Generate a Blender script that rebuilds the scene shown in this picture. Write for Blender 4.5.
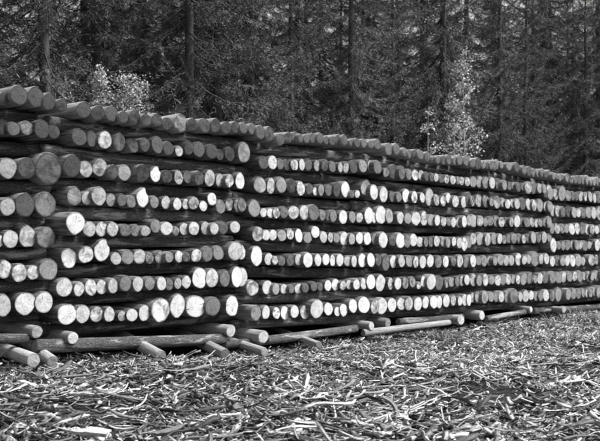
import bpy, math, random
import numpy as np
from mathutils import Vector
rnd = random.Random(7)
rng = np.random.default_rng(7)
sc = bpy.context.scene
for o in list(bpy.data.objects): bpy.data.objects.remove(o)

# ---------------------------------------------------------------- camera
EYE = Vector((0, 0, 1.6)); F = 900.0; PITCH = 17.5 / 900
cd = bpy.data.cameras.new('camera'); cam = bpy.data.objects.new('camera', cd); sc.collection.objects.link(cam)
cd.lens = 54; cd.sensor_width = 36; cd.clip_start = .1; cd.clip_end = 2000
cd.dof.use_dof = True; cd.dof.focus_distance = 12.5; cd.dof.aperture_fstop = 4.0
cam.location = EYE; cam.rotation_euler = (math.pi / 2 + PITCH, 0, 0); sc.camera = cam

# ---------------------------------------------------------------- sky and sun (overcast, black-and-white film)
SUN_EL, SUN_AZ = 54, 87
w = bpy.data.worlds.new('World'); sc.world = w; w.use_nodes = True
nt = w.node_tree; nt.nodes.clear()
sky = nt.nodes.new('ShaderNodeTexSky'); sky.sky_type = 'NISHITA'; sky.sun_disc = False
sky.sun_elevation = math.radians(SUN_EL); sky.sun_rotation = math.radians(SUN_AZ)
sky.dust_density = 4.0; sky.air_density = 1.5
bw = nt.nodes.new('ShaderNodeRGBToBW'); bg = nt.nodes.new('ShaderNodeBackground'); wo = nt.nodes.new('ShaderNodeOutputWorld')
bg.inputs['Strength'].default_value = .082
nt.links.new(sky.outputs[0], bw.inputs[0]); nt.links.new(bw.outputs[0], bg.inputs['Color']); nt.links.new(bg.outputs[0], wo.inputs['Surface'])
sd = bpy.data.lights.new('sun', 'SUN'); sd.energy = 2.5; sd.angle = math.radians(20); sd.color = (1, 1, 1)
sun = bpy.data.objects.new('sun', sd); sc.collection.objects.link(sun)
_e, _a = math.radians(SUN_EL), math.radians(SUN_AZ)
sun.rotation_euler = Vector((math.sin(_a) * math.cos(_e), math.cos(_a) * math.cos(_e), math.sin(_e))).to_track_quat('Z', 'Y').to_euler()
sc.view_settings.view_transform = 'Standard'; sc.view_settings.look = 'None'
sc.view_settings.gamma = 1; sc.view_settings.exposure = 1.5; sc.view_settings.use_curve_mapping = False
sc.render.engine = 'CYCLES'; sc.cycles.filter_width = 2.0; sc.cycles.max_bounces = 5; sc.cycles.diffuse_bounces = 3

# ---------------------------------------------------------------- the face of the pile: a vertical plane receding to the right
A = math.atan(880 / 900)
D = Vector((math.sin(A), math.cos(A), 0)); N = Vector((math.cos(A), -math.sin(A), 0))
P0 = Vector((-3.19, 12.5, 0)); UP = Vector((0, 0, 1))
FWD = Vector((0, math.cos(PITCH), math.sin(PITCH))); CUP = Vector((0, -math.sin(PITCH), math.cos(PITCH)))
def ray(x, y): return Vector((1, 0, 0)) * (x - 300) + CUP * (220.5 - y) + FWD * F
def on_face(x, y, off=0.0):
    r = ray(x, y); t = (off - (EYE - P0).dot(N)) / r.dot(N)
    return EYE + r * t
def at_depth(x, y, depth): return EYE + ray(x, y) * (depth / F)
def px_m(p): return (p - EYE).dot(FWD) / F          # metres per photo pixel there
def squash(x): return D.x - (x - 300) / F * D.y       # how far the face is foreshortened at column x
def face_s(p): return (p - P0).dot(D)

def ground_np(x, y):
    t = np.clip((y - 11.05) / 4.5, 0, 1)
    h = -.08 - .33 * t * t * (3 - 2 * t)
    h = h + .04 * np.sin(x * 1.9 + .7) * np.sin(y * 1.6 + x * .4) + .022 * np.sin(x * 4.3 - y * 2.7) + .012 * np.sin(x * 7.1 + y * 6.3)
    far = np.clip((np.abs(x) + np.abs(y) - 50) / 30, 0, 1)
    return h * (1 - far) - .41 * far
def ground(x, y): return float(ground_np(np.array([x]), np.array([y]))[0])

# ---------------------------------------------------------------- helpers
COL = sc.collection
def mesh_np(name, verts, faces, attrs=None, mats=(), fmat=None, smooth=False):
    """verts (n,3); faces (m,3) or (m,4) array or list of arrays; attrs {name: (n,) or (n,3)}"""
    me = bpy.data.meshes.new(name)
    verts = np.asarray(verts, np.float32)
    if not isinstance(faces, (list, tuple)): faces = [faces]
    faces = [np.asarray(f, np.int32) for f in faces if len(f)]
    loops = np.concatenate([f.ravel() for f in faces])
    sizes = np.concatenate([np.full(len(f), f.shape[1], np.int32) for f in faces])
    starts = np.concatenate([[0], np.cumsum(sizes)[:-1]]).astype(np.int32)
    me.vertices.add(len(verts)); me.vertices.foreach_set('co', verts.ravel())
    me.loops.add(len(loops)); me.loops.foreach_set('vertex_index', loops)
    me.polygons.add(len(sizes)); me.polygons.foreach_set('loop_start', starts); me.polygons.foreach_set('loop_total', sizes)
    if smooth: me.polygons.foreach_set('use_smooth', np.ones(len(sizes), bool))
    for m in mats: me.materials.append(m)
    if fmat is not None: me.polygons.foreach_set('material_index', np.asarray(fmat, np.int32))
    me.update(calc_edges=True)
    for k, v in (attrs or {}).items():
        v = np.asarray(v, np.float32)
        if v.ndim == 1:
            a = me.attributes.new(k, 'FLOAT', 'POINT'); a.data.foreach_set('value', v)
        else:
            a = me.attributes.new(k, 'FLOAT_VECTOR', 'POINT'); a.data.foreach_set('vector', v.ravel())
    me.validate()
    return me
def link(name, data, parent=None, loc=None):
    o = bpy.data.objects.new(name, data); COL.objects.link(o)
    if parent: o.parent = parent
    if loc is not None: o.location = loc
    return o
def tag(o, label, cat, group=None, kind=None):
    o['label'] = label; o['category'] = cat
    if group: o['group'] = group
    if kind: o['kind'] = kind
    return o
def ordinal(n):
    return '%d%s' % (n, 'th' if 10 <= n % 100 <= 20 else {1: 'st', 2: 'nd', 3: 'rd'}.get(n % 10, 'th'))

# ---------------------------------------------------------------- materials (all neutral greys: the film is black and white)
class Mat:
    def __init__(s, name, rough=.8, spec=.2):
        s.m = bpy.data.materials.new(name); s.m.use_nodes = True; s.t = s.m.node_tree
        s.b = s.t.nodes['Principled BSDF']; s.b.inputs['Roughness'].default_value = rough
        s.b.inputs['Specular IOR Level'].default_value = spec
    def n(s, kind, **kw):
        x = s.t.nodes.new(kind)
        for k, v in kw.items(): setattr(x, k, v)
        return x
    def l(s, a, b): s.t.links.new(a, b)
    def attr(s, name): return s.n('ShaderNodeAttribute', attribute_name=name)
    def math(s, op, a, b=None, c=None, clamp=False):
        x = s.n('ShaderNodeMath', operation=op); x.use_clamp = clamp
        for i, v in enumerate((a, b, c)):
            if v is None: continue
            if isinstance(v, (int, float)): x.inputs[i].default_value = v
            else: s.l(v, x.inputs[i])
        return x.outputs[0]
    def noise(s, vec, scale, detail=4, rough=.55, dist=0):
        x = s.n('ShaderNodeTexNoise'); x.inputs['Scale'].default_value = scale; x.inputs['Detail'].default_value = detail
        x.inputs['Roughness'].default_value = rough; x.inputs['Distortion'].default_value = dist
        if vec is not None: s.l(vec, x.inputs['Vector'])
        return x.outputs['Fac']
    def rng(s, v, a, b, c, d):
        x = s.n('ShaderNodeMapRange'); s.l(v, x.inputs[0])
        for i, q in enumerate((a, b, c, d)): x.inputs[i + 1].default_value = q
        return x.outputs[0]
    def scale(s, vec, xyz):
        x = s.n('ShaderNodeVectorMath', operation='MULTIPLY'); s.l(vec, x.inputs[0]); x.inputs[1].default_value = xyz; return x.outputs[0]
    def base(s, v): s.l(v, s.b.inputs['Base Color'])
    def bump(s, v, strength, dist):
        x = s.n('ShaderNodeBump'); x.inputs['Strength'].default_value = strength; x.inputs['Distance'].default_value = dist
        s.l(v, x.inputs['Height']); s.l(x.outputs[0], s.b.inputs['Normal'])

def mat_cut_end():
    m = Mat('sawn_end_wood', .85, .15)
    ev = m.attr('ev').outputs['Vector']; sh = m.attr('shade').outputs['Fac']; mo = m.attr('mottle').outputs['Fac']
    sep = m.n('ShaderNodeSeparateXYZ'); m.l(ev, sep.inputs[0])
    xx = m.math('MULTIPLY', sep.outputs[0], sep.outputs[0]); yy = m.math('MULTIPLY', sep.outputs[1], sep.outputs[1])
    r = m.math('SQRT', m.math('ADD', xx, yy))
    wob = m.noise(ev, 1.6, 3)
    rr = m.math('MULTIPLY_ADD', wob, .25, r)
    ring = m.math('SINE', m.math('MULTIPLY', rr, 42.0))
    ringf = m.rng(ring, -1, 1, .80, 1.06)
    patch = m.rng(m.noise(m.scale(ev, (1, 1, 1)), 1.15, 5, .6, .6), .40, .62, 0, 1)
    pf = m.math('SUBTRACT', 1.0, m.math('MULTIPLY', patch, mo))
    fine = m.rng(m.noise(ev, 7, 6, .75), .3, .7, .66, 1.18)
    ang = m.math('ARCTAN2', sep.outputs[1], sep.outputs[0])
    cv = m.n('ShaderNodeCombineXYZ'); m.l(m.math('MULTIPLY', ang, 2.2), cv.inputs[0]); m.l(m.math('MULTIPLY', r, .5), cv.inputs[1]); m.l(sep.outputs[2], cv.inputs[2])
    crack = m.rng(m.noise(cv.outputs[0], 2.6, 2, .5), .28, .35, .25, 1)
    rim = m.rng(m.math('MULTIPLY_ADD', wob, .12, r), .95, 1.03, 1, .35)
    v = sh
    for f in (ringf, pf, fine, crack, rim): v = m.math('MULTIPLY', v, f)
    m.base(v); m.bump(m.math('MULTIPLY', fine, crack), .5, .01)
    return m.m
def mat_log_side():
    m = Mat('peeled_log_side', .8, .25)
    ev = m.attr('ev').outputs['Vector']; sh = m.attr('shade').outputs['Fac']
    streak = m.rng(m.noise(m.scale(ev, (8, 8, 2.2)), 1.5, 6, .68, .8), .3, .7, .35, 1.45)
    bark = m.rng(m.noise(m.scale(ev, (3, 3, 1.1)), 1.6, 5, .6, .8), .50, .60, 1, .32)
    fine = m.rng(m.noise(m.scale(ev, (30, 30, 6)), 2, 3, .7), .3, .7, .75, 1.2)
    bk = m.math('MULTIPLY_ADD', m.math('SUBTRACT', bark, 1.0), m.rng(sh, .2, .28, 1, .3), 1.0); st2 = m.math('MULTIPLY_ADD', m.math('SUBTRACT', streak, 1.0), m.rng(sh, .2, .28, 1, .7), 1.0)
    v = m.math('MULTIPLY', m.math('MULTIPLY', m.math('MULTIPLY', sh, st2), bk), fine)
    m.base(v); m.bump(m.math('MULTIPLY', streak, m.math('ADD', bark, fine)), .6, .012)
    return m.m
def mat_barky_log():
    m = Mat('rough_log_bark', .9, .12)
    ev = m.attr('ev').outputs['Vector']; sh = m.attr('shade').outputs['Fac']
    vec = m.scale(ev, (1, 1, 1.6))
    vo = m.n('ShaderNodeTexVoronoi', feature='DISTANCE_TO_EDGE'); vo.inputs['Scale'].default_value = 9
    wv = m.n('ShaderNodeVectorMath', operation='ADD'); m.l(vec, wv.inputs[0])
    nz = m.n('ShaderNodeTexNoise'); nz.inputs['Scale'].default_value = 6; m.l(vec, nz.inputs['Vector']); m.l(m.scale(nz.outputs['Color'], (.35, .35, .35)), wv.inputs[1])
    m.l(wv.outputs[0], vo.inputs['Vector'])
    plate = m.rng(vo.outputs['Distance'], .0, .12, .35, 1.1)
    peel = m.rng(m.noise(m.scale(ev, (1.5, 1.5, .9)), 1.7, 6, .65, 1.0), .53, .60, 1, 2.6)
    fine = m.rng(m.noise(vec, 30, 5, .7), .3, .7, .6, 1.4)
    pk = m.rng(peel, 1.2, 2.4, 1, 0); pl = m.math('MULTIPLY_ADD', m.math('SUBTRACT', plate, 1.0), pk, 1.0)
    m.base(m.math('MULTIPLY', m.math('MULTIPLY', m.math('MULTIPLY', sh, pl), peel), fine))
    m.bump(m.math('SUBTRACT', m.math('MULTIPLY', pl, fine), m.math('MULTIPLY', peel, .25)), .9, .02)
    return m.m
def mat_bark():
    m = Mat('bark_strip', .8, .25)
    g = m.n('ShaderNodeNewGeometry').outputs['Position']; sh = m.attr('shade').outputs['Fac']
    f = m.rng(m.noise(g, 38, 4, .65), .3, .7, .62, 1.3)
    m.base(m.math('MULTIPLY', sh, f)); m.bump(f, .4, .006)
    return m.m
def mat_needles():
    m = Mat('spruce_needles', .65, .25)
    sh = m.attr('shade').outputs['Fac']; oi = m.n('ShaderNodeObjectInfo').outputs['Random']
    m.base(m.math('MULTIPLY', sh, m.rng(oi, 0, 1, .75, 1.3)))
    return m.m
def mat_leaf():
    m = Mat('pale_autumn_leaf', .55, .3)
    sh = m.attr('shade').outputs['Fac']; m.base(sh)
    tr = m.n('ShaderNodeBsdfTranslucent'); m.l(sh, tr.inputs['Color'])
    mx = m.n('ShaderNodeMixShader'); mx.inputs[0].default_value = .3
    m.l(m.b.outputs[0], mx.inputs[1]); m.l(tr.outputs[0], mx.inputs[2])
    m.l(mx.outputs[0], m.t.nodes['Material Output'].inputs['Surface'])
    return m.m
def mat_trunk():
    m = Mat('tree_bark', .9, .1)
    tc = m.n('ShaderNodeTexCoord').outputs['Object']; sh = m.attr('shade').outputs['Fac']
    f = m.rng(m.noise(m.scale(tc, (9, 9, 3)), 1.6, 5, .65), .3, .7, .5, 1.5)
    m.base(m.math('MULTIPLY', sh, f)); m.bump(f, .7, .03)
    return m.m
def mat_soil():
    m = Mat('forest_soil', .95, .05)
    g = m.n('ShaderNodeNewGeometry').outputs['Position']
    a = m.rng(m.noise(g, 1.2, 5, .6), .3, .7, .5, 1.4); b = m.rng(m.noise(g, 26, 5, .7), .3, .7, .35, 1.9)
    m.base(m.math('MULTIPLY', m.math('MULTIPLY', a, b), .045)); m.bump(b, .9, .03)
    return m.m
M_BLOG = mat_barky_log()
M_END, M_SIDE, M_BARK, M_NEEDLE, M_LEAF, M_TRUNK, M_SOIL = mat_cut_end(), mat_log_side(), mat_bark(), mat_needles(), mat_leaf(), mat_trunk(), mat_soil()

# ---------------------------------------------------------------- ground: one sheet, fine near the pile, out to the horizon
gx = np.unique(np.concatenate([np.linspace(-600, -12, 22), np.linspace(-12, 16, 190), np.linspace(16, 600, 22)]))
gy = np.unique(np.concatenate([np.linspace(-600, 3, 18), np.linspace(3, 30, 190), np.linspace(30, 900, 24)]))
GX, GY = np.meshgrid(gx, gy); GZ = ground_np(GX, GY)
nx, ny = len(gx), len(gy)
i = np.arange(nx * ny).reshape(ny, nx)
gf = np.stack([i[:-1, :-1], i[:-1, 1:], i[1:, 1:], i[1:, :-1]], -1).reshape(-1, 4)
gobj = link('ground', mesh_np('ground', np.stack([GX, GY, GZ], -1).reshape(-1, 3), gf, mats=[M_SOIL], smooth=True))
gobj['kind'] = 'structure'; gobj['label'] = 'dark soil under the bark litter and the forest'

# ---------------------------------------------------------------- logs
SEG = 22
def log_arrays(axis, length, rx, ry, side_shade, end_shade, seed, mottle=.4, shape=None, sag=0.0, bend=.015, lip=.015):
    """axis: unit vector from the visible cut end to the hidden end. Local coordinates from the cut end's centre."""
    r_ = np.random.default_rng(seed)
    ax = np.array(axis); up = np.array((0, 0, 1.0)); si = np.cross(up, ax); si /= np.linalg.norm(si); up = np.cross(ax, si)
    th = np.linspace(0, 2 * math.pi, SEG, endpoint=False)
    prof = np.ones(SEG)
    for k in (2, 3, 4, 5, 7): prof += r_.normal(0, .035 / k ** .6) * np.cos(k * th + r_.uniform(0, 6.28))
    if shape == 'shield':      # wide flat top, pointed foot
        s, c = np.sin(th), np.cos(th); prof *= np.where(s < 0, 1 - .0 * s, .86 + .1 * np.abs(c)); cxs = np.where(s < -.15, 1 - .62 * (-s - .15), 1.0)
    elif shape == 'broken':
        s = np.sin(th); prof *= 1 + np.clip(s + .2, 0, 1) * (.13 * np.sin(4 * th + .8) + .07 * np.sin(7 * th)); cxs = np.ones(SEG)
    elif shape == 'egg':
        s = np.sin(th); cxs = np.where(s < 0, 1 - .15 * s * s, 1.0)
    else: cxs = np.ones(SEG)
    sg = .90
    px_, py_ = np.cos(th) * prof * cxs, np.sin(th) * prof
    tilt = r_.normal(0, .05, 2)
    ts = np.array([0, lip, .25 * length, .6 * length, length]); rs = np.array([.955, 1.0, 1.0, .95, .88])
    bd = r_.normal(0, bend, 2); V = []; E = []
    for t, q in zip(ts, rs):
        u = t / length; off = bd * 4 * u * (1 - u) * length / 3
        dt = (tilt[0] * px_ * rx + tilt[1] * py_ * ry) if t < .1 else 0
        V.append(si * (px_ * rx * q + off[0])[:, None] + up * (py_ * ry * q + off[1] - sag * u)[:, None] + ax * (t + dt * np.ones(SEG))[:, None])
        E.append(np.stack([px_ * rx * q * 4, py_ * ry * q * 4, np.full(SEG, t + seed * 3.17 % 50)], -1))
    V.append((ax * (length + .0) + up * (-sag))[None]); E.append(np.array([[0, 0, seed % 50.0]]))
    V = np.concatenate(V); E = np.concatenate(E); n = len(ts)
    a = np.arange(SEG); b = (a + 1) % SEG
    Q = np.concatenate([np.stack([k * SEG + a, k * SEG + b, (k + 1) * SEG + b, (k + 1) * SEG + a], -1) for k in range(n - 1)])
    T = np.stack([(n - 1) * SEG + a, (n - 1) * SEG + b, np.full(SEG, n * SEG)], -1)
    shade = np.full(len(V), side_shade)
    # the cut end: rim, two inner rings, centre, a little rough
    EV = []; EE = []
    for q in (.955, .62, .3):
        dt = (tilt[0] * px_ * rx + tilt[1] * py_ * ry) * q / .955
        z = dt + (r_.normal(0, .002, SEG) if q < .9 else 0) - (.003 if q < .9 else 0)
        EV.append(si * (px_ * rx * q)[:, None] + up * (py_ * ry * q)[:, None] + ax * (z * np.ones(SEG))[:, None])
        EE.append(np.stack([np.cos(th) * q / .955, np.sin(th) * q / .955, np.full(SEG, seed * 1.37 % 90)], -1))
    EV.append(np.array([[0, 0, 0]]) - ax[None] * .003); EE.append(np.array([[0, 0, seed * 1.37 % 90]]))
    EV = np.concatenate(EV); EE = np.concatenate(EE)
    EQ = np.concatenate([np.stack([k * SEG + b, k * SEG + a, (k + 1) * SEG + a, (k + 1) * SEG + b], -1) for k in range(2)])
    ET = np.stack([2 * SEG + b, 2 * SEG + a, np.full(SEG, 3 * SEG)], -1)
    return dict(V=V, Q=Q, T=T, E=E, shade=shade, EV=EV, EQ=EQ, ET=ET, EE=EE, eshade=np.full(len(EV), end_shade), mottle=np.full(len(EV), mottle))
def log_object(name, loc, L, label, cat, group=None, side=None):
    o = link(name, mesh_np(name, L['V'], [L['Q'], L['T']], {'ev': L['E'], 'shade': L['shade']}, [side or M_SIDE], smooth=True), loc=loc)
    link('cut_end', mesh_np('cut_end', L['EV'], [L['EQ'], L['ET']], {'ev': L['EE'], 'shade': L['eshade'], 'mottle': L['mottle']}, [M_END]), o)
    return tag(o, label, cat, group)
def albedo(s): return float(np.interp(s, [.3, .385, .42, .5, .6, .8, 1], [.065, .088, .13, .23, .36, .58, .77]))

# Cut ends as seen: zoom origin, zoom factor, then per row (x, y, width, height, grey tone of the end)
ROWS = []     # (pile, row, [ (x,y,w,h,shade[,shape]) ])
def rows(pile, row, ox, oy, ends, k=5.0, default=.36):
    out = []
    for e in ends:
        x, y, w_, h_ = e[:4]; s = e[4] if len(e) > 4 else default
        out.append((ox + x / k, oy + y / k, w_ / k, h_ / k, s, e[5] if len(e) > 5 else None))
    ROWS.append((pile, row, out))
# the cover layer
rows('T', 1, 0, 80, [(22,90,50,62),(95,75,85,98),(180,85,80,105),(245,108,60,85),(310,125,52,60),(418,150,70,80),(490,165,65,75),(560,168,65,80)], default=.385)
rows('T', 1, 120, 95, [(18,110,48,62),(75,110,52,75),(132,125,50,62),(185,125,50,65),(235,142,50,62),(303,140,65,92,.52),(362,147,48,65),(423,152,55,72),(478,152,50,72),(532,163,48,60),(577,160,40,62)], default=.385)
rows('T', 1, 240, 115, [(18,65,40,55),(62,70,38,55),(103,85,45,70),(147,95,45,75),(202,122,40,60),(242,112,38,55),(278,110,38,55),(303,115,25,45),(333,118,30,45),(365,115,32,50),(402,115,34,55),(432,125,28,42),(462,128,30,45),(495,125,36,60),(522,125,28,55)], default=.42)
rows('T', 1, 350, 130, [(10,65,25,38),(37,62,30,45),(70,65,28,45),(105,72,28,40),(137,70,34,52),(195,95,42,62),(233,95,32,58),(275,110,28,45),(296,120,20,45),(328,117,34,45),(352,122,30,50),(388,132,26,50),(418,148,20,35),(440,148,22,38),(468,150,22,45),(495,148,26,48),(527,155,24,42),(550,150,28,50),(585,155,32,55)], default=.45)
# leftmost pile
rows('L', 2, 0, 80, [(12,235,50,80,.33),(68,243,60,72,.42),(135,240,64,72,.52),(210,245,75,95,.33),(270,260,55,70,.40)])
rows('L', 3, 0, 150, [(38,90,90,105,.62),(133,90,85,105,.34),(243,93,125,160,.42)])
rows('L', 4, 0, 150, [(38,283,78,90,.66),(125,275,90,120,.34),(227,272,100,125,.42)])
rows('L', 5, 0, 215, [(-2,130,45,60,.9),(53,120,78,90,.72),(138,108,85,110,.72),(230,112,90,105,.45)])
rows('L', 6, 0, 215, [(22,272,70,95,.92),(97,290,75,95,.88),(165,287,58,75,.88),(243,272,88,110,.6)])
rows('L', 7, 0, 290, [(15,78,80,110,.7),(127,68,105,110,1.0),(220,62,90,105,.8)])
# second pile
rows('A', 2, 0, 80, [(397,285,75,85,.40),(460,295,50,80,.40),(525,300,70,90,.88),(597,310,50,90,.45)])
rows('A', 2, 120, 95, [(67,253,50,70,.42),(125,248,48,70,.40),(187,248,60,85,.40),(243,267,50,68,.37),(295,280,40,55,.74),(345,265,45,70,.33),(395,272,55,78,.40),(460,282,52,75,.38),(500,298,38,55,.38),(550,295,48,72,.38)])
rows('A', 3, 0, 150, [(360,80,78,115,.38),(430,95,65,85,.66),(500,87,72,90,.74),(565,110,55,75,.40)])
rows('A', 3, 120, 155, [(22,88,62,82,.62),(112,92,65,90,.34),(178,97,52,80,1,'broken'),(235,107,50,65,.37),(293,112,45,70,.66),(340,110,50,65,.44),(397,115,48,72,.40),(449,115,50,85,.75),(498,125,38,65,.88),(548,128,45,68,.88),(590,130,35,80,.9)])
rows('A', 4, 0, 150, [(372,230,72,95,.58),(435,240,50,70,.78),(495,230,75,95,.64),(555,250,50,65,.56)])
rows('A', 4, 120, 155, [(10,225,45,65,.35),(57,232,48,65,.40),(113,215,58,95,1,'broken'),(172,235,42,62,.46),(230,238,45,65,.8),(287,245,42,62,.88),(330,245,38,58,.88),(368,240,50,65,.76),(417,255,40,52,1),(460,220,42,65,.96),(503,258,45,72,.45),(547,247,40,65,.75),(590,250,35,70,.55)])
rows('A', 5, 0, 150, [(378,365,105,125,1.0,'shield'),(448,395,62,80,.76),(508,395,62,75,.95),(563,395,55,75,.84)])
rows('A', 5, 120, 155, [(28,377,55,62,.40),(77,377,45,62,.46),(128,380,48,52,.66),(178,355,48,70,.46),(233,367,58,68,.88),(278,380,36,48,.56),(322,370,48,62,.8),(370,367,58,68,.93),(427,365,45,68,.7),(472,368,42,60,.88),(517,365,45,65,.35),(575,360,50,60,.7)])
rows('A', 6, 0, 215, [(345,215,80,100,.88),(430,198,72,85,.9),(510,178,80,110,.97,'broken'),(580,218,50,65,.66)])
rows('A', 6, 120, 215, [(38,210,60,75,.45),(98,208,62,72,.8),(148,215,40,60,.56),(200,210,50,65,.58),(247,210,42,55,.56),(295,208,42,60,.9),(332,210,35,50,.40),(382,203,52,68,.96),(438,195,50,80,.40),(492,190,50,72,.46),(577,180,75,95,.74)])
rows('A', 7, 0, 215, [(322,362,80,95,.9),(396,370,55,72,.93),(455,362,60,80,.93),(508,360,50,75,.9),(565,355,52,75,.7)])
rows('A', 7, 120, 215, [(28,342,62,80,.40),(90,345,52,78,.76),(150,342,55,68,.52),(208,343,48,70,.9),(247,347,38,62,.40),(290,342,36,55,.7),(332,335,42,65,.9),(398,315,75,105,1),(460,315,60,95,.95),(525,317,50,85,.40),(585,310,52,105,.97)])
rows('A', 8, 0, 290, [(335,122,92,105,1.0),(413,120,68,92,.9),(483,122,62,80,.93),(547,122,55,78,.78)])
rows('A', 8, 120, 285, [(10,155,38,55,.84),(60,150,55,65,.8),(122,140,62,80,.85),(203,125,100,120,.86),(288,105,75,120,1,'egg'),(378,108,95,110,.98),(465,108,72,95,.40),(560,105,65,105,.97)])
# third pile
rows('B', 2, 240, 115, [(20,187,62,105,.58),(118,237,48,68,.40),(163,237,44,70,.95),(202,245,32,55,.45),(235,250,32,55,.40),(272,248,38,58,.8),(310,248,32,60,.75),(343,248,36,62,.42),(385,252,36,58,.66),(425,250,32,60,.45),(462,258,32,55,.45),(502,262,25,50,.66),(530,262,28,58,.8)])
rows('B', 3, 240, 115, [(0,330,40,85,1),(100,350,58,80,.66),(155,355,42,80,.88),(207,350,48,80,.56),(258,355,46,72,.38),(304,367,44,75,.85),(348,370,32,55,.45),(377,383,24,42,.93),(406,375,30,60,.55),(444,375,38,60,.45),(485,373,32,72,.40),(527,372,46,82,1,'egg')])
rows('B', 4, 240, 175, [(10,150,35,70,.55),(72,167,62,88,.46),(118,188,34,45,1),(152,190,34,50,.93),(182,190,32,55,.96),(220,187,40,60,.40),(268,187,50,68,.93),(322,187,48,75,.9),(370,187,46,80,.40),(413,200,34,55,.45),(442,205,26,50,.40),(467,205,34,60,.5),(516,210,44,70,1)])
rows('B', 5, 240, 175, [(90,295,55,75,.84),(130,300,36,55,1),(165,300,38,55,.97),(210,302,44,58,.6),(252,295,36,55,.94),(294,303,44,70,1),(340,313,38,60,.65),(377,285,40,60,1),(418,310,34,58,.8),(453,312,24,52,.85),(483,315,30,50,.55),(522,318,40,68,1)])
rows('B', 6, 240, 240, [(5,60,40,80,.93),(83,80,55,100,1),(143,95,38,62,.97),(175,102,28,45,.93),(208,105,36,50,.40),(253,100,42,62,.37),(295,98,38,60,.85),(340,100,50,78,1),(390,100,34,62,.88),(430,97,36,60,.93),(463,103,32,58,.93),(500,100,36,65,.97),(538,105,34,52,.75),(570,105,28,58,.85)])
rows('B', 7, 240, 240, [(8,185,40,95,.97),(62,240,55,80,.88),(137,237,52,72,.97),(180,245,34,60,.65),(220,245,34,48,.93),(258,245,28,45,.40),(293,243,36,52,.97),(327,240,34,48,.40),(370,232,34,48,.36),(403,235,28,42,.40),(440,228,36,56,.97),(477,223,38,58,.97),(515,227,32,48,.93),(545,223,28,48,.85),(582,222,34,52,.97)])
rows('B', 8, 240, 240, [(80,365,55,78,.46),(130,362,40,70,.88),(182,365,36,60,.93),(225,365,44,70,.97),(273,358,40,65,.97),(323,362,42,70,.8),(385,345,62,95,1,'egg'),(442,345,40,65,1),(487,358,30,48,1),(518,350,36,65,1),(565,330,44,70,1)])
# fourth pile
rows('C', 2, 350, 130, [(18,185,38,65,.40),(65,180,42,65,.58),(103,180,30,60,.65),(138,185,38,70,.45),(180,212,30,48,.55),(220,210,45,75,.42),(260,213,34,70,.45),(296,222,28,55,.5),(326,225,30,58,.96),(355,225,28,52,.8),(385,232,28,48,.40),(410,235,24,45,.45),(431,238,20,42,.88),(457,242,30,45,.45),(484,245,26,45,.93),(515,250,26,45,.88),(540,252,20,40,.55),(560,255,24,42,.96),(587,258,24,45,.85)])
rows('C', 3, 350, 130, [(10,320,30,40,.45),(37,320,24,40,.93),(78,288,44,80,.93),(120,310,42,80,.85),(168,322,42,80,.93),(212,332,32,55,.45),(245,335,28,50,.5),(280,328,40,70,1),(322,335,32,60,.96),(362,338,26,50,.93),(397,335,36,90,.88),(433,350,28,58,.65),(466,355,28,55,.93),(492,340,26,52,.93),(528,357,38,60,.8),(570,360,30,60,.88),(594,350,20,75,.45)])
rows('C', 4, 350, 190, [(12,135,35,60,.45),(48,138,32,52,.93),(95,128,46,85,1),(120,138,26,55,.93),(155,125,52,90,1),(196,130,36,75,.6),(252,138,32,62,.93),(290,142,34,58,.6),(330,143,44,70,1),(371,142,36,72,.96),(407,150,34,58,.7),(437,152,30,55,.93),(468,158,28,50,.85),(495,160,24,40,.45),(518,162,24,50,.88),(545,163,26,55,.96),(572,158,24,60,.96),(594,152,20,55,.65)])
rows('C', 5, 350, 190, [(10,245,30,60,.65),(48,240,34,60,1),(87,243,38,65,1),(125,245,32,60,.55),(166,250,46,80,.85),(213,250,34,60,.40),(252,253,40,75,1),(286,255,26,70,.45),(317,250,34,65,1),(350,260,28,52,.93),(380,260,24,50,.45),(405,260,24,50,.40),(434,256,28,55,.93),(465,258,24,50,.65),(491,262,24,55,.55),(520,258,24,48,.88),(548,265,24,55,.93),(572,270,26,70,.93),(595,260,20,60,.55)])
rows('C', 6, 350, 250, [(20,58,26,55,.93),(62,52,40,70,1),(105,50,36,72,1),(142,50,22,60,.40),(180,62,38,82,.40),(217,58,32,65,1),(258,55,34,65,.8),(297,55,34,60,.55),(330,60,28,60,.88),(364,60,30,65,1),(402,55,34,65,1),(442,58,32,65,.45),(479,58,28,60,1),(518,55,28,50,.40),(550,55,24,65,.96),(582,60,26,60,.55)])
rows('C', 7, 350, 250, [(32,170,32,58,.96),(68,168,32,60,.93),(105,160,44,75,1),(152,165,46,85,1),(203,168,32,60,.93),(240,168,32,60,.96),(277,165,32,60,.55),(313,160,34,55,.55),(345,178,22,38,.96),(368,158,28,55,.93),(407,160,42,80,1),(447,165,38,75,.40),(485,165,24,50,.7),(508,160,32,50,.45),(537,158,24,50,.5),(560,155,24,52,.96),(585,150,24,55,.88)])
rows('C', 8, 350, 250, [(15,280,38,72,1),(70,275,60,85,1),(125,282,42,75,.93),(160,280,46,85,1),(210,275,40,72,.96),(257,270,38,62,.93),(295,268,40,70,.8),(340,270,38,70,1),(378,262,30,65,.96),(420,260,36,65,1),(447,260,26,65,.93),(482,255,32,65,1),(517,252,28,55,.75),(550,255,22,50,.93),(574,250,26,60,.93),(595,250,20,60,.93)])
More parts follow.
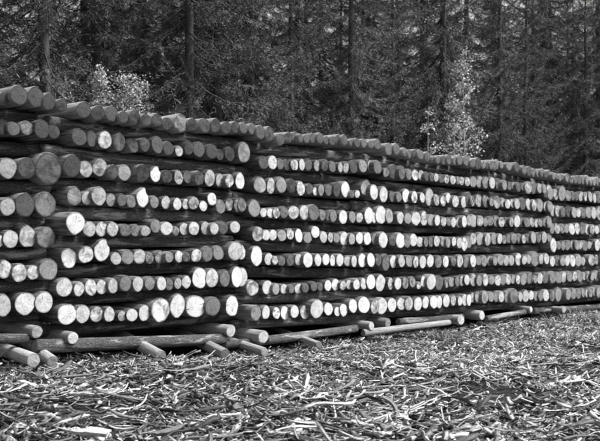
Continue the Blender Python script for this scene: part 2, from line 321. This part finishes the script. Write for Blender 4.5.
# the far end: rows as lines, ends laid side by side along them
def far_row(pile, row, x0, y0, x1, y1, hh, lo, hi):
    out = []; x = x0
    while x < x1:
        u = (x - x0) / (x1 - x0); sz = rnd.uniform(.78, 1.18) * (1.25 if rnd.random() < .08 else 1) * (1 - .12 * u)
        h_ = hh * sz; w_ = h_ * squash(x) * rnd.uniform(.86, 1.02)
        s = rnd.uniform(lo, hi) if rnd.random() < .62 else rnd.uniform(.43, .60)
        out.append((x + w_ / 2, y0 + (y1 - y0) * u + rnd.uniform(-.6, .6) - (sz - 1) * 2, w_, h_, s, None)); x += w_ * rnd.uniform(.97, 1.06)
    ROWS.append((pile, row, out))
far_row('T', 1, 470.5, 163.2, 495, 166.5, 9.6, .4, .55); far_row('T', 1, 495, 164, 522, 169.5, 8.6, .4, .55); far_row('T', 1, 522, 170.5, 566, 178, 8.4, .4, .55); far_row('T', 1, 566, 178.5, 690, 193, 8.2, .4, .55)
for r_, a, b in ((2, 181.5, 189.5), (3, 200.5, 206), (4, 221, 222.5), (5, 239.5, 237.5), (6, 261, 258.5), (7, 280.5, 278), (8, 297.5, 295)):
    far_row('C', r_, 470, a, 548, b, 11.5 if r_ < 6 else 11.8, .58, .95)
for r_, a, b in ((2, 193.5, 206), (3, 211, 219), (4, 228.5, 231.5), (5, 245.5, 244.5), (6, 261.5, 257), (7, 278, 270), (8, 295.5, 284)):
    far_row('D', r_, 550 - 6 * (r_ == 2), a, 690, b, 10.6, .55, .92)
# the leftmost pile goes on a little way outside the picture
for r_, y_ in ((2, 126), (3, 167), (4, 205), (5, 240), (6, 270), (7, 305)):
    ROWS.append(('L', r_, [(-16 - 18 * k, y_, 15, 17, rnd.uniform(.4, .95), None) for k in range(3)]))
ROWS.append(('T', 1, [(-11 - 16 * k, 95 - 2 * k, 14, 16, .4, None) for k in range(3)]))

PILE_NAME = {'L': 'leftmost pile', 'A': 'second pile from left', 'B': 'middle pile', 'C': 'fourth pile from left', 'D': 'farthest pile at right'}
logs = []
for pile, row, ends in ROWS:
    for (x, y, w_, h_, s, shape) in ends:
        off = rnd.gauss(0, .026) + (rnd.uniform(-.08, .10) if rnd.random() < .08 else 0)
        if pile == 'T': off = rnd.gauss(.03, .03)
        if shape == 'shield': off = .22
        p = on_face(x, y, off); k = px_m(p)
        ry = h_ / 2 * k * 1.03; rx = min(max(w_ / 2 * k * 1.08 / squash(x), ry * .76), ry * 1.12)
        logs.append(dict(pile=pile, row=row, x=x, y=y, p=p, rx=rx, ry=ry, s=s, shape=shape, area=w_ * h_ if x > -2 else 0))
by_row = {}
for L in logs: by_row.setdefault((L['pile'], L['row']), []).append(L)
for k, v in by_row.items():
    v.sort(key=lambda q: q['x']); vis = [q for q in v if q['x'] > 0]
    for n_, q in enumerate(vis): q['nth'] = n_ + 1
    for q in v: q.setdefault('nth', 0)
pile_logs = [L for L in logs if L['pile'] != 'T' and 0 < L['x'] < 605]
pile_logs.sort(key=lambda q: -q['area'])
single = set(id(q) for q in pile_logs[:300])
rest = []
LEN = 5.0
def tone(s): return 'pale' if s > .8 else ('light grey' if s > .56 else 'dark grey')
med = {}
for (pl, rw), v in by_row.items(): med[(pl, rw)] = sorted(q['ry'] for q in v)[len(v) // 2]
for n_, L in enumerate(logs):
    yaw = rnd.gauss(0, .02); pit = rnd.gauss(0, .006)
    ax = (-N + D * yaw + UP * pit).normalized()
    side = rnd.uniform(.10, .26) if L['pile'] != 'T' else rnd.uniform(.27, .36)
    big = L['rx'] > .22
    mot = rnd.choice((.25, .4, .55, .75)) if L['s'] > .5 else rnd.choice((.2, .4, .6))
    if L['s'] >= .97: mot = .28
    arr = log_arrays(ax, LEN + rnd.uniform(-.3, .3), L['rx'], L['ry'], side, albedo(L['s'] + (.07 if L['row'] > 3 and L['s'] < .5 else 0)) * rnd.uniform(.92, 1.05), n_ + 11, mot, L['shape'])
    sz = 'thick' if L['ry'] > 1.3 * med[(L['pile'], L['row'])] else ('thin' if L['ry'] < .75 * med[(L['pile'], L['row'])] else '')
    if L['pile'] == 'T':
        if not (0 < L['x'] < 601): rest.append((L, arr)); continue
        log_object('cover_log', L['p'], arr, '%s grey-ended cover log, %s from left along the top layer' % (sz, ordinal(L['nth'])) if sz else 'grey-ended cover log, %s from left along the top layer' % ordinal(L['nth']), 'cover log', 'cover logs along the top of the piles')
    elif id(L) in single:
        lab = '%s%s log end, %s from left in %s layer of %s' % (sz + ' ' if sz else '', tone(L['s']), ordinal(L['nth']), ordinal(L['row']), PILE_NAME[L['pile']])
        if L['shape'] == 'shield': lab = 'large white shield-shaped log end, first in 5th layer of second pile from left'
        log_object('pile_log', L['p'], arr, lab, 'log', 'logs stacked in the piles')
    else: rest.append((L, arr))
# the smaller far ends and the logs outside the picture, joined
Vs, Qs, Ts, Es, Ss, Ms, base, fm_q, fm_t = [], [], [], [], [], [], 0, [], []
for L, a in rest:
    p = np.array(L['p'])
    for v, q, t, e, s_, m_, mi in ((a['V'], a['Q'], a['T'], a['E'], a['shade'], np.zeros(len(a['V'])), 0), (a['EV'], a['EQ'], a['ET'], a['EE'], a['eshade'], a['mottle'], 1)):
        Vs.append(v + p); Qs.append(q + base); Ts.append(t + base); Es.append(e); Ss.append(s_); Ms.append(m_)
        fm_q.append(np.full(len(q), mi)); fm_t.append(np.full(len(t), mi)); base += len(v)
me = mesh_np('far_logs', np.concatenate(Vs), [np.concatenate(Qs), np.concatenate(Ts)], {'ev': np.concatenate(Es), 'shade': np.concatenate(Ss), 'mottle': np.concatenate(Ms)}, [M_SIDE, M_END], np.concatenate(fm_q + fm_t), True)
fo = tag(link('far_logs', me), 'mass of small log ends in the receding far part of the piles', 'logs', kind='stuff')

# ---- stringers: the thin logs laid along the pile between the layers
PX = {'L': (-70, 52), 'A': (53, 243), 'B': (241, 372), 'C': (364, 550), 'D': (546, 690)}
def fit(pile, row, key):
    v = [q for q in by_row.get((pile, row), [])]
    if pile != 'T' and row == 1:
        v = [q for q in by_row[('T', 1)] if PX[pile][0] - 10 < q['x'] < PX[pile][1] + 10]
    s_ = np.array([face_s(q['p']) for q in v]); z_ = np.array([q['p'].z for q in v]); r_ = np.median([q['ry'] for q in v])
    return np.polyfit(s_, z_, 1), r_
def along_log(name, s0, s1, z0, z1, off, r, shade, label, cat, group, flip=False, end_s=.6, seed=0, bend=.01):
    a = P0 + D * s0 - N * off + UP * z0; b = P0 + D * s1 - N * off + UP * z1
    if flip: a, b = b, a
    ax = (b - a); ln = ax.length; ax.normalize()
    arr = log_arrays(ax, ln, r, r, shade, albedo(end_s), seed, .4, bend=bend)
    return log_object(name, a, arr, label, cat, group, M_BLOG)
sd_ = 900
for pile in 'LABCD':
    last = 7 if pile == 'L' else 8
    sA = face_s(on_face(PX[pile][0], 238)); sB = face_s(on_face(PX[pile][1], 238))
    for row in range(1, last + 1):
        (c1, r1) = fit(pile, row, 0)
        if row < last: (c2, r2) = fit(pile, row + 1, 0)
        def gap(s):
            lo = np.polyval(c1, s) - r1 * .92
            hi = np.polyval(c2, s) + r2 * .92 if row < last else lo - .16
            return (lo + hi) / 2, max(.05, min(.105, (lo - hi) / 2 * 1.08))
        e0 = sA + rnd.uniform(-.05, .10); e1 = sB + rnd.uniform(-.05, .22)
        (za, ra), (zb, rb) = gap(e0), gap(e1); r = max(.05, (ra + rb) / 2)
        sd_ += 1
        nm = 'below the %s layer of %s' % (ordinal(row) if row > 1 else 'top', PILE_NAME[pile])
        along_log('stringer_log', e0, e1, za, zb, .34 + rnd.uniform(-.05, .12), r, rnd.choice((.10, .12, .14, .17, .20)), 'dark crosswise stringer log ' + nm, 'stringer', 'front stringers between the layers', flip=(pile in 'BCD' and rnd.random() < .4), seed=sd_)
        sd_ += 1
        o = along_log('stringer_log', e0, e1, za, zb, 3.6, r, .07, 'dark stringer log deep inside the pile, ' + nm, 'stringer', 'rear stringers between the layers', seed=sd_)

# ---- sleepers on the ground under the piles: (end x, end y, end height, protrusion, image point its body runs back to, length)
def sleeper(x, y, h_, off, yaw, pit, ln, s, label, side=.3, sq=1.0):
    global sd_
    sd_ += 1
    p = on_face(x, y, off); r = h_ / 2 * px_m(p)
    ax = (-N + D * yaw + UP * pit).normalized()
    arr = log_arrays(ax, ln, r * sq, r, side, albedo(s), sd_, .35, lip=.012)
    return log_object('sleeper_log', p, arr, label, 'sleeper', 'short sleeper logs under the piles')
sleeper(37, 332, 12.5, .12, .05, .00, 3.5, .66, 'grey-ended short sleeper log under the leftmost pile, beside the long ground log')
sleeper(73, 338, 12.5, .18, .0, .0, 3.5, .9, 'pale round sleeper end lying on top of the long ground log')
sleeper(33.5, 360.5, 14.5, .55, .10, .05, 3.0, .70, 'short sleeper log poking out onto the litter at lower left', .42)
sleeper(52.5, 362, 12.0, .50, .25, .09, 2.6, .58, 'stubby sleeper beside the lower left one, half buried in litter', .36)
sleeper(161, 356.5, 12, .75, .25, .10, 2.6, .56, 'sloping sleeper poking out under the middle of the long ground log', .36)
sleeper(231, 331, 12.5, .15, .0, .0, 3.5, .86, 'pale sleeper end just past the right end of the long ground log')
sleeper(225, 354.5, 11, .72, .3, .09, 2.6, .52, 'low sleeper sloping into the litter under the gap between piles', .30)
sleeper(263.5, 337, 13, .30, .05, .02, 3.2, .86, 'thick sleeper log with bright end left of the second ground log', .3)
sleeper(264.5, 352, 9, .75, .2, .06, 2.6, .66, 'thin sleeper half buried in bark below the thick bright-ended one', .34)
sleeper(319, 345, 7, .70, .35, .06, 2.4, .60, 'thin sleeper below the second ground log, nearly buried', .34)
sleeper(371.5, 326, 8.5, .20, .0, .0, 3.0, .85, 'small bright-ended sleeper at the start of the fourth pile', .3)
sleeper(388, 323, 9, .15, .05, .0, 3.0, .56, 'grey sleeper end right of the small bright one', .22)
sleeper(461, 320, 10, .12, .05, .0, 3.0, .9, 'bright narrow sleeper end under the middle of the fourth pile', .3)
sleeper(482, 315.5, 9.5, .10, .0, .0, 3.0, .85, 'thick short sleeper right of the bright narrow one', .36)
sleeper(531, 309.5, 6, .10, .0, .0, 3.0, .85, 'small sleeper end under the right end of the fourth pile', .3)
sleeper(564, 310, 6, .25, .1, .02, 3.0, .85, 'rightmost small sleeper end beside the grass tufts', .3)
def ground_log(xa, ya, xb, yb, h_, off, shade, label, flip=False, es=.5):
    global sd_
    sd_ += 1
    a, b = on_face(xa, ya, off), on_face(xb, yb, off)
    if flip: a, b = b, a
    ax = b - a; ln = ax.length; ax.normalize(); r = h_ / 2 * (px_m(a) + px_m(b)) / 2
    arr = log_arrays(ax, ln, r, r, shade, albedo(es), sd_, .4, bend=.008)
    return log_object('ground_log', a, arr, label, 'log', None, M_BLOG if shade < .25 else M_SIDE)
ground_log(34, 346.5, 224, 339, 12.5, .05, .13, 'long half-peeled log lying along the foot of the second pile', es=.5)
ground_log(-70, 340, 27, 338.5, 11, .03, .10, 'dark lengthwise ground log under the leftmost pile')
ground_log(224, 344.5, 268, 341, 8.5, .06, .12, 'short lengthwise log right of the long ground log')
ground_log(266, 340.5, 356, 328.5, 8.5, .10, .16, 'half-peeled pole lying along the foot of the middle pile')
ground_log(363, 333, 449, 322.5, 6.5, .14, .30, 'pale peeled pole lying under the start of the fourth pile')
ground_log(398, 322, 462, 317, 7, -.10, .12, 'dark log behind the pale pole under the fourth pile')
ground_log(486, 319, 530, 311, 6, -.02, .15, 'slim log along the foot of the fourth pile, right part')
ground_log(532, 311, 680, 300, 6, -.15, .12, 'slim dark log along the foot of the farthest pile')

# ---------------------------------------------------------------- peeled bark on the ground
def strips(n, px_, py_, length, width, S, seed, lift=(0, .05), tilt=.12, zoff=None, bright=1.0):
    """n closed three-sided strips; returns verts, quads, tris, shade per vertex"""
    r = np.random.default_rng(seed)
    t = np.linspace(-.5, .5, S + 1)[None, :]
    Lg = length[:, None]; W = width[:, None]
    yaw = r.uniform(0, 2 * math.pi, n)
    flow = r.random(n) < .35; yaw = np.where(flow, r.normal(.3, .5, n), yaw)
    kap = r.normal(0, 1.05, n)[:, None]; hook = r.normal(0, .45, n)[:, None]
    ang = kap * t + hook * t ** 3 * 8
    dx = np.cos(ang); dy = np.sin(ang)
    cx = np.cumsum((dx[:, :-1] + dx[:, 1:]) / 2, 1) / S; cy = np.cumsum((dy[:, :-1] + dy[:, 1:]) / 2, 1) / S
    z0 = np.zeros((n, 1)); cx = np.concatenate([z0, cx], 1); cy = np.concatenate([z0, cy], 1)
    cx -= cx.mean(1, keepdims=True); cy -= cy.mean(1, keepdims=True)
    cx *= Lg; cy *= Lg
    curl = np.abs(r.normal(0, .13, n))[:, None]
    tl = r.normal(0, tilt, n)[:, None]
    cz = curl * Lg * t ** 2 * 2 + tl * Lg * t + r.normal(0, .012, (n, 1)) * np.sin(t * 9 + r.uniform(0, 6, (n, 1)))
    wd = W * (1 - .75 * np.abs(2 * t) ** 4 * r.uniform(0, 1.0, (n, 1))) * r.uniform(.55, 1.3, (n, S + 1))
    roll = r.normal(0, .34, n)[:, None] + r.normal(0, .6, n)[:, None] * t * 2
    gut = (W * r.uniform(.04, .16, (n, 1)) * np.where(r.random((n, 1)) < .5, 1, -1)) * np.ones_like(t)
    ca, sa = np.cos(ang), np.sin(ang)
    P = []
    for (u, v) in ((-.5, 0), (.5, 0), (0, 1)):
        ly = u * wd * np.cos(roll) - v * gut * np.sin(roll); lz = u * wd * np.sin(roll) + v * gut * np.cos(roll)
        P.append(np.stack([cx - sa * ly, cy + ca * ly, cz + lz], -1))
    P = np.stack(P, 2)                                   # n, S+1, 3, 3
    c, s_ = np.cos(yaw)[:, None, None], np.sin(yaw)[:, None, None]
    X = P[..., 0] * c - P[..., 1] * s_ + px_[:, None, None]; Y = P[..., 0] * s_ + P[..., 1] * c + py_[:, None, None]
    Z = P[..., 2]
    Z = Z - np.quantile(Z.reshape(n, -1), .25, axis=1)[:, None, None] + ground_np(px_, py_)[:, None, None] + r.uniform(lift[0], lift[1], n)[:, None, None]
    V = np.stack([X, Y, Z], -1).reshape(-1, 3)
    per = (S + 1) * 3; b = (np.arange(n) * per)[:, None, None]
    k = np.arange(S)[None, :, None] * 3
    q = []
    for (a0, a1) in ((0, 1), (1, 2), (2, 0)): q.append(np.concatenate([b + k + a0, b + k + a1, b + k + 3 + a1, b + k + 3 + a0], -1))
    Q = np.concatenate(q, 1).reshape(-1, 4)
    b1 = np.arange(n) * per
    T = np.concatenate([np.stack([b1 + 2, b1 + 1, b1], -1), np.stack([b1 + S * 3, b1 + S * 3 + 1, b1 + S * 3 + 2], -1)])
    sh = np.where(r.random(n) < np.clip(.52 + .04 * px_, .46, .68), r.uniform(.27, .66, n), r.uniform(.05, .20, n)) * bright
    in_ = np.repeat(sh[:, None], per, 1).reshape(n, S + 1, 3).copy()
    in_[:, :, 2] *= np.where(r.random(n) < .5, .35, .9)[:, None]
    return V, Q, T, in_.reshape(-1)
def in_view(x, y, pad):
    return (np.abs(x) < (y * .3334 + .25) * pad) & (((x - P0.x) * N.x + (y - P0.y) * N.y) > -.5)
def scatter(n, y0, y1, seed, pad=1.12):
    r = np.random.default_rng(seed); X, Y = [], []
    while sum(len(q) for q in X) < n:
        x = r.uniform(-10, 14, n * 4); y = r.uniform(y0, y1, n * 4); k = in_view(x, y, pad) & (r.random(n * 4) < .62 + .3 * np.sin(x * 1.7 + 2 * np.sin(y * .9)) + .25 * np.sin(y * 2.3 + x)); X.append(x[k]); Y.append(y[k])
    return np.concatenate(X)[:n], np.concatenate(Y)[:n]
GR = np.random.default_rng(5)
sets = []
for n_, y0, y1, l0, l1, w0, w1, S, lift in ((2900, 5.2, 12, .16, .50, .03, .075, 6, (0, .06)), (8000, 5.2, 12, .14, .55, .012, .034, 7, (-.015, .055)), (5000, 5.2, 12, .05, .18, .006, .018, 2, (-.02, .03)),
                                           (2400, 12, 27, .12, .42, .035, .08, 4, (-.02, .045)), (14000, 12, 27, .12, .48, .014, .036, 4, (-.015, .06)), (7000, 12, 27, .06, .2, .008, .020, 2, (-.02, .03))):
    x, y = scatter(n_, y0, y1, n_)
    sets.append(strips(n_, x, y, GR.uniform(l0, l1, n_) , GR.uniform(w0, w1, n_), S, n_ + 1, lift))
xo = GR.uniform(-12, 16, 40000); yo = GR.uniform(3.5, 27, 40000)          # the yard beside the picture's edges
ko = ~in_view(xo, yo, 1.12) & (((xo - P0.x) * N.x + (yo - P0.y) * N.y) > -.5) & (np.abs(xo) < yo * .3334 + 5); xo, yo = xo[ko], yo[ko]
sets.append(strips(len(xo), xo, yo, GR.uniform(.12, .5, len(xo)), GR.uniform(.016, .06, len(xo)), 3, 321, (-.015, .05)))
Vs, Qs, Ts, Ss, base = [], [], [], [], 0
for V, Q, T, s_ in sets:
    Vs.append(V); Qs.append(Q + base); Ts.append(T + base); Ss.append(s_); base += len(V)
lit = link('bark_litter', mesh_np('bark_litter', np.concatenate(Vs), [np.concatenate(Qs), np.concatenate(Ts)], {'shade': np.concatenate(Ss)}, [M_BARK], smooth=False))
tag(lit, 'dense litter of small bark shavings and chips covering the ground', 'bark litter', kind='stuff')
x, y = scatter(210, 6.6, 9.6, 77, 1.0); x2, y2 = scatter(90, 9.6, 13, 78, 1.0); x = np.concatenate([x, x2]); y = np.concatenate([y, y2])
ln = GR.uniform(.32, .9, 300); wd = GR.uniform(.028, .068, 300); wd = np.where((x < -.2) & (GR.random(300) < .5), wd * 1.35, wd)
V, Q, T, s_ = strips(300, x, y, ln, wd, 9, 99, (.055, .10), .08)
per = 30; qper = 27
Qr = Q.reshape(300, -1, 4)
for n_ in range(300):
    b = n_ * per; v = V[b:b + per]; o_ = np.array([x[n_], y[n_], ground(x[n_], y[n_])])
    tt = np.concatenate([T[n_:n_ + 1], T[300 + n_:301 + n_]]) - b
    o = link('bark_strip', mesh_np('bark_strip', v - o_, [Qr[n_] - b, tt], {'shade': s_[b:b + per]}, [M_BARK]), loc=Vector(o_))
    px_ = x[n_] / y[n_] * F + 300; sv = s_[b]
    tag(o, '%s %s strip of peeled bark on the litter, %s %s' % ('broad' if wd[n_] > .055 else 'narrow', 'pale' if sv > .42 else ('greyish' if sv > .14 else 'dark'),
        'near' if y[n_] < 8.6 else ('midway' if y[n_] < 10.6 else 'farther'), 'at far left' if px_ < 120 else ('left of centre' if px_ < 260 else ('at centre' if px_ < 350 else ('right of centre' if px_ < 480 else 'at far right')))), 'bark strip', 'long bark strips lying in the foreground')

# ---------------------------------------------------------------- grass at the far foot of the pile
def grass(name, cx, cy, rad, n_, hh, label, seed):
    r = np.random.default_rng(seed); a = r.uniform(0, 6.28, n_); d = rad * np.sqrt(r.random(n_))
    bx, by = cx + d * np.cos(a), cy + d * np.sin(a); bz = ground_np(bx, by)
    yaw = r.uniform(0, 6.28, n_); h_ = hh * r.uniform(.4, 1.1, n_); ln_ = r.uniform(.2, .9, n_) * h_; wd = .008
    V = []
    for f, q in ((0, 1), (.5, .8), (1, .12)):
        px_ = bx + np.cos(yaw) * ln_ * f ** 1.8; py_ = by + np.sin(yaw) * ln_ * f ** 1.8; pz = bz + h_ * f * (1 - .25 * f)
        for s_ in (-1, 1): V.append(np.stack([px_ - np.sin(yaw) * wd * q * s_, py_ + np.cos(yaw) * wd * q * s_, pz], -1))
    V = np.stack(V, 1).reshape(-1, 3); b = np.arange(n_) * 6
    Q = np.concatenate([np.stack([b, b + 1, b + 3, b + 2], -1), np.stack([b + 2, b + 3, b + 5, b + 4], -1)])
    o = link(name, mesh_np(name, V, Q, {'shade': np.repeat(r.uniform(.08, .32, n_), 6)}, [M_BARK]))
    return tag(o, label, 'grass', kind='stuff')
g1 = on_face(586, 312, .7); grass('grass_tuft', g1.x, g1.y, 1.3, 420, .30, 'pale grass growing at the foot of the farthest pile', 3)
g1 = on_face(440, 332, .55); grass('grass_tuft', g1.x, g1.y, .45, 500, .20, 'dark low weeds in front of the pale pole', 4)

# ---------------------------------------------------------------- forest
def tube(pts, rad, seg=6):
    pts = np.asarray(pts, float); k = len(pts); V = []
    for j in range(k):
        d = pts[min(j + 1, k - 1)] - pts[max(j - 1, 0)]; d /= np.linalg.norm(d) + 1e-9
        a = np.cross(d, (0, 0, 1)) if abs(d[2]) < .95 else np.cross(d, (1, 0, 0)); a /= np.linalg.norm(a); b = np.cross(d, a)
        th = np.linspace(0, 2 * math.pi, seg, endpoint=False)
        V.append(pts[j] + rad[j] * (np.cos(th)[:, None] * a + np.sin(th)[:, None] * b))
    V = np.concatenate(V); i0 = np.arange(seg); i1 = (i0 + 1) % seg
    Q = np.concatenate([np.stack([j * seg + i0, j * seg + i1, (j + 1) * seg + i1, (j + 1) * seg + i0], -1) for j in range(k - 1)])
    return V, Q
def blades(P, Dr, ln, wd, roll):
    """flat pointed shoots: P (n,3) base, Dr (n,3) unit direction"""
    ref = np.where(np.abs(Dr[:, 2:3]) < .9, np.array([[0, 0, 1.]]), np.array([[1., 0, 0]]))
    a = np.cross(Dr, ref); a /= np.linalg.norm(a, axis=1, keepdims=True) + 1e-9; b = np.cross(Dr, a)
    s_ = (np.cos(roll)[:, None] * a + np.sin(roll)[:, None] * b) * wd[:, None] / 2
    m = P + Dr * (ln * .42)[:, None]; e = P + Dr * ln[:, None]
    return np.stack([P, m + s_, e, m - s_], 1)
def unit(v): return v / (np.linalg.norm(v, axis=-1, keepdims=True) + 1e-9)
def spruce_data(seed, H, Lmax):
    r = np.random.default_rng(seed); TV, TQ, TS, base = [], [], [], 0
    def add(v, q, s_):
        nonlocal base
        TV.append(v); TQ.append(q + base); TS.append(np.full(len(v), s_)); base += len(v)
    hs = np.linspace(0, H, 14); lean = r.normal(0, .08, (14, 2)).cumsum(0) * .4
    tp = np.stack([lean[:, 0], lean[:, 1], hs], -1); tr = .14 * (1 - hs / H) ** .9 + .012; tr[0] *= 1.35
    add(*tube(tp, tr, 9), .085)
    NB, NS = [], []
    h = 1.2
    while h < H - .4:
        for k in range(r.integers(5, 8)):
            hh = h + r.uniform(-.12, .12); u = hh / H; a = r.uniform(0, 6.283)
            L = Lmax * min(1.0, (1 - u) * 1.55) ** .8 * r.uniform(.6, 1.12)
            if L < .25: continue
            slope = -.42 + .85 * u + r.normal(0, .10); sag = r.uniform(.12, .36)
            dirh = np.array([math.cos(a), math.sin(a), 0]); side = np.array([-math.sin(a), math.cos(a), 0])
            b0 = np.array([np.interp(hh, hs, lean[:, 0]), np.interp(hh, hs, lean[:, 1]), hh])
            tt = np.linspace(0, 1, 7); bendy = r.normal(0, .12)
            sp = b0 + dirh * (L * tt)[:, None] + side * (L * bendy * tt ** 2)[:, None]
            sp[:, 2] += L * (slope * tt - sag * np.sin(tt * math.pi) * .8 + .16 * tt ** 3)
            dead = (hh < 3.0 and r.random() < .3) or r.random() < .05
            add(*tube(sp, .018 * (1 - tt * .85) * (L / 2) ** .5 + .003, 3), .16 if dead else .09)
            nt_ = int(L * (8 if dead else 42)); t = np.sort(r.uniform(.03 if not dead else .2, 1, nt_)) ** .9
            pos = np.stack([np.interp(t, tt, sp[:, j]) for j in range(3)], -1)
            fw = np.stack([np.interp(np.clip(t + .05, 0, 1.05), tt, sp[:, j]) - np.interp(np.clip(t - .05, 0, 1), tt, sp[:, j]) for j in range(3)], -1); fw = unit(fw)
            sgn = np.where(r.random(nt_) < .5, -1, 1)
            hang = r.random(nt_) < .33
            drop = np.where(hang, r.uniform(.9, 2.2, nt_), r.uniform(-.05, .35, nt_))
            td = unit(fw * r.uniform(.5, .9, (nt_, 1)) + side * sgn[:, None] * r.uniform(.5, .9, (nt_, 1)) - np.array([0, 0, 1.]) * drop[:, None])
            tl = (.10 + .34 * min(L / Lmax, 1) * (1 - t) ** .7) * r.uniform(.65, 1.2, nt_)
            bsh = r.uniform(.6, 1.45)
            if dead:
                NB.append(blades(pos, td, tl * .9, np.full(nt_, .010), r.uniform(0, 3.14, nt_))); NS.append(np.full(nt_, .22) * bsh); continue
            m = 8
            f = np.linspace(.05, .97, m)[None, :] * np.ones((nt_, 1))
            sp_ = (pos[:, None] + td[:, None] * (tl[:, None] * f)[..., None]); sp_[..., 2] -= .15 * tl[:, None] * f ** 2
            alt = np.where(np.arange(m) % 2, 1, -1)[None, :, None] * np.ones((nt_, 1, 1))
            sdv = unit(np.cross(td, np.array([[0, 0, 1.]])))
            d2 = unit(td[:, None] * .8 + sdv[:, None] * alt * r.uniform(.35, .9, (nt_, m, 1)) + r.normal(0, .2, (nt_, m, 3)) - np.array([0, 0, .12]))
            l2 = (tl[:, None] * .30 * (1 - .6 * f) + .035) * r.uniform(.7, 1.2, (nt_, m))
            NB.append(blades(sp_.reshape(-1, 3), d2.reshape(-1, 3), l2.ravel(), r.uniform(.011, .019, nt_ * m), np.where(np.repeat(hang, m), r.uniform(0, 3.14, nt_ * m), r.normal(0, .4, nt_ * m))))
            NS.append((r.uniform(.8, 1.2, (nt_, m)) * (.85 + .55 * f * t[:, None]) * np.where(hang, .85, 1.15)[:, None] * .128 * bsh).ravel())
        h += r.uniform(.30, .48)
    B = np.concatenate(NB); n = len(B); S_ = np.repeat(np.concatenate(NS), 4)
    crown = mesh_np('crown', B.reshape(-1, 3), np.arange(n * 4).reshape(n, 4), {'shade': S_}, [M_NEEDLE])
    trunk = mesh_np('trunk', np.concatenate(TV), np.concatenate(TQ), {'shade': np.concatenate(TS)}, [M_TRUNK], smooth=True)
    return trunk, crown
kinds = [spruce_data(40 + k, H_, L_) for k, (H_, L_) in enumerate(((19, 2.9), (22, 3.1), (17, 2.6), (24, 3.0), (15, 2.7)))]
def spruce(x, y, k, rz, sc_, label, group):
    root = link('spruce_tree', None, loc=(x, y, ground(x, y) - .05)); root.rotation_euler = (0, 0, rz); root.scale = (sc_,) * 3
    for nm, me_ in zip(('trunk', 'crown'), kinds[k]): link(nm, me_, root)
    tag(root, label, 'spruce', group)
FR = random.Random(21)
nseen = 0
for li, (back, step, s0, s1) in enumerate(((8.5, 2.6, -9, 60), (11.5, 2.8, -11, 64), (15, 3.0, -13, 70), (20, 3.4, -16, 80))):
    s_ = s0 + FR.uniform(0, 1.5)
    while s_ < s1:
        p = P0 + D * s_ - N * (back + FR.uniform(-1.1, 1.1))
        u = p.x / p.y * F + 300
        if -110 < u < 710 and not (li > 0 and min(abs(u - 517), abs(u - 180)) < 11):
            nseen += li == 0
            lab = ('tall spruce at the forest edge, %s from left in the front row' % ordinal(nseen) if li == 0 else 'dark spruce deep in the dense forest behind the front row')
            spruce(p.x, p.y, FR.randrange(5), FR.uniform(0, 6.28), FR.uniform(.85, 1.15), lab, 'front spruces of the forest' if li == 0 else 'deeper spruces of the forest')
        s_ += step * FR.uniform(.65, 1.3)

# ---- pale young broadleaf trees in front of the spruces
def sapling(name, x, ytop, ybase_px, depth, width_px, nleaf, seed, label, taper=1.0, leaf=.05):
    r = np.random.default_rng(seed)
    top = at_depth(x, ytop, depth); base = Vector((top.x, top.y, ground(top.x, top.y)))
    H = top.z - base.z; hb = at_depth(x, ybase_px, depth).z - base.z; rad = width_px / 2 * depth / F
    root = link(name, None, loc=base); TV, TQ, bs = [], [], 0
    hs = np.linspace(0, 1, 9); wob = r.normal(0, .05, (9, 2)).cumsum(0) * .5; wob -= wob * 0
    st = np.stack([wob[:, 0] - wob[-1, 0] * hs, wob[:, 1] - wob[-1, 1] * hs, hs * H], -1)
    v, q = tube(st, .035 * (1 - hs) ** .8 + .004, 7); TV.append(v); TQ.append(q); bs += len(v)
    LP = []
    nb = max(14, nleaf // 28)
    for k in range(nb):
        u = r.random() ** .8; h0 = hb * .75 + (H - hb * .75) * u * .96; a = r.uniform(0, 6.283)
        L = rad * (1.12 * (1 - u) ** taper + .10) * r.uniform(.6, 1.1)
        tt = np.linspace(0, 1, 5); b0 = np.array([np.interp(h0 / H, hs, st[:, 0]), np.interp(h0 / H, hs, st[:, 1]), h0])
        pts = b0 + np.array([math.cos(a), math.sin(a), 0]) * (L * tt)[:, None]; pts[:, 2] += L * (.85 * tt - .25 * tt ** 2)
        v, q = tube(pts, .009 * (1 - tt) + .002, 4); TV.append(v); TQ.append(q + bs); bs += len(v)
        m = int(nleaf / nb * r.uniform(.6, 1.4)); t = r.uniform(.25, 1.05, m)
        LP.append(np.stack([np.interp(t, tt, pts[:, j]) for j in range(3)], -1) + r.normal(0, .07, (m, 3)))
    P = np.concatenate(LP); n = len(P)
    d = unit(r.normal(0, 1, (n, 3)) + np.array([0, 0, -.6])); sz = leaf * r.uniform(.6, 1.3, n)
    B = blades(P, d, sz, sz * .75, r.uniform(0, 3.14, n))
    link('trunk', mesh_np('trunk', np.concatenate(TV), np.concatenate(TQ), {'shade': np.full(bs, .28)}, [M_TRUNK], smooth=True), root)
    link('crown', mesh_np('crown', B.reshape(-1, 3), np.arange(n * 4).reshape(n, 4), {'shade': np.repeat(np.where(r.random(n) < .6, r.uniform(.42, .7, n), r.uniform(.12, .4, n)), 4)}, [M_LEAF]), root)
    return tag(root, label, 'sapling')
sapling('birch_sapling', 463, 44, 165, 28, 72, 1800, 1, 'slender young birch with pale leaves rising above the right half of the pile', 1.25, .078)
sapling('birch_sapling', 428, 108, 165, 27, 36, 360, 2, 'small sparse pale sapling just left of the slender birch', .7, .07)
sapling('leafy_bush', 101, 66, 118, 20.5, 40, 1500, 3, 'pale-leaved bush behind the cover logs at left, taller of two', .8, .05)
sapling('leafy_bush', 128, 76, 118, 20.5, 56, 1700, 5, 'low wide bush with tiny pale leaves right of the taller bush', .35, .05)
sapling('leafy_bush', 62, 82, 108, 20.5, 30, 300, 4, 'small sparse pale bush left of the taller bush', .5, .055)
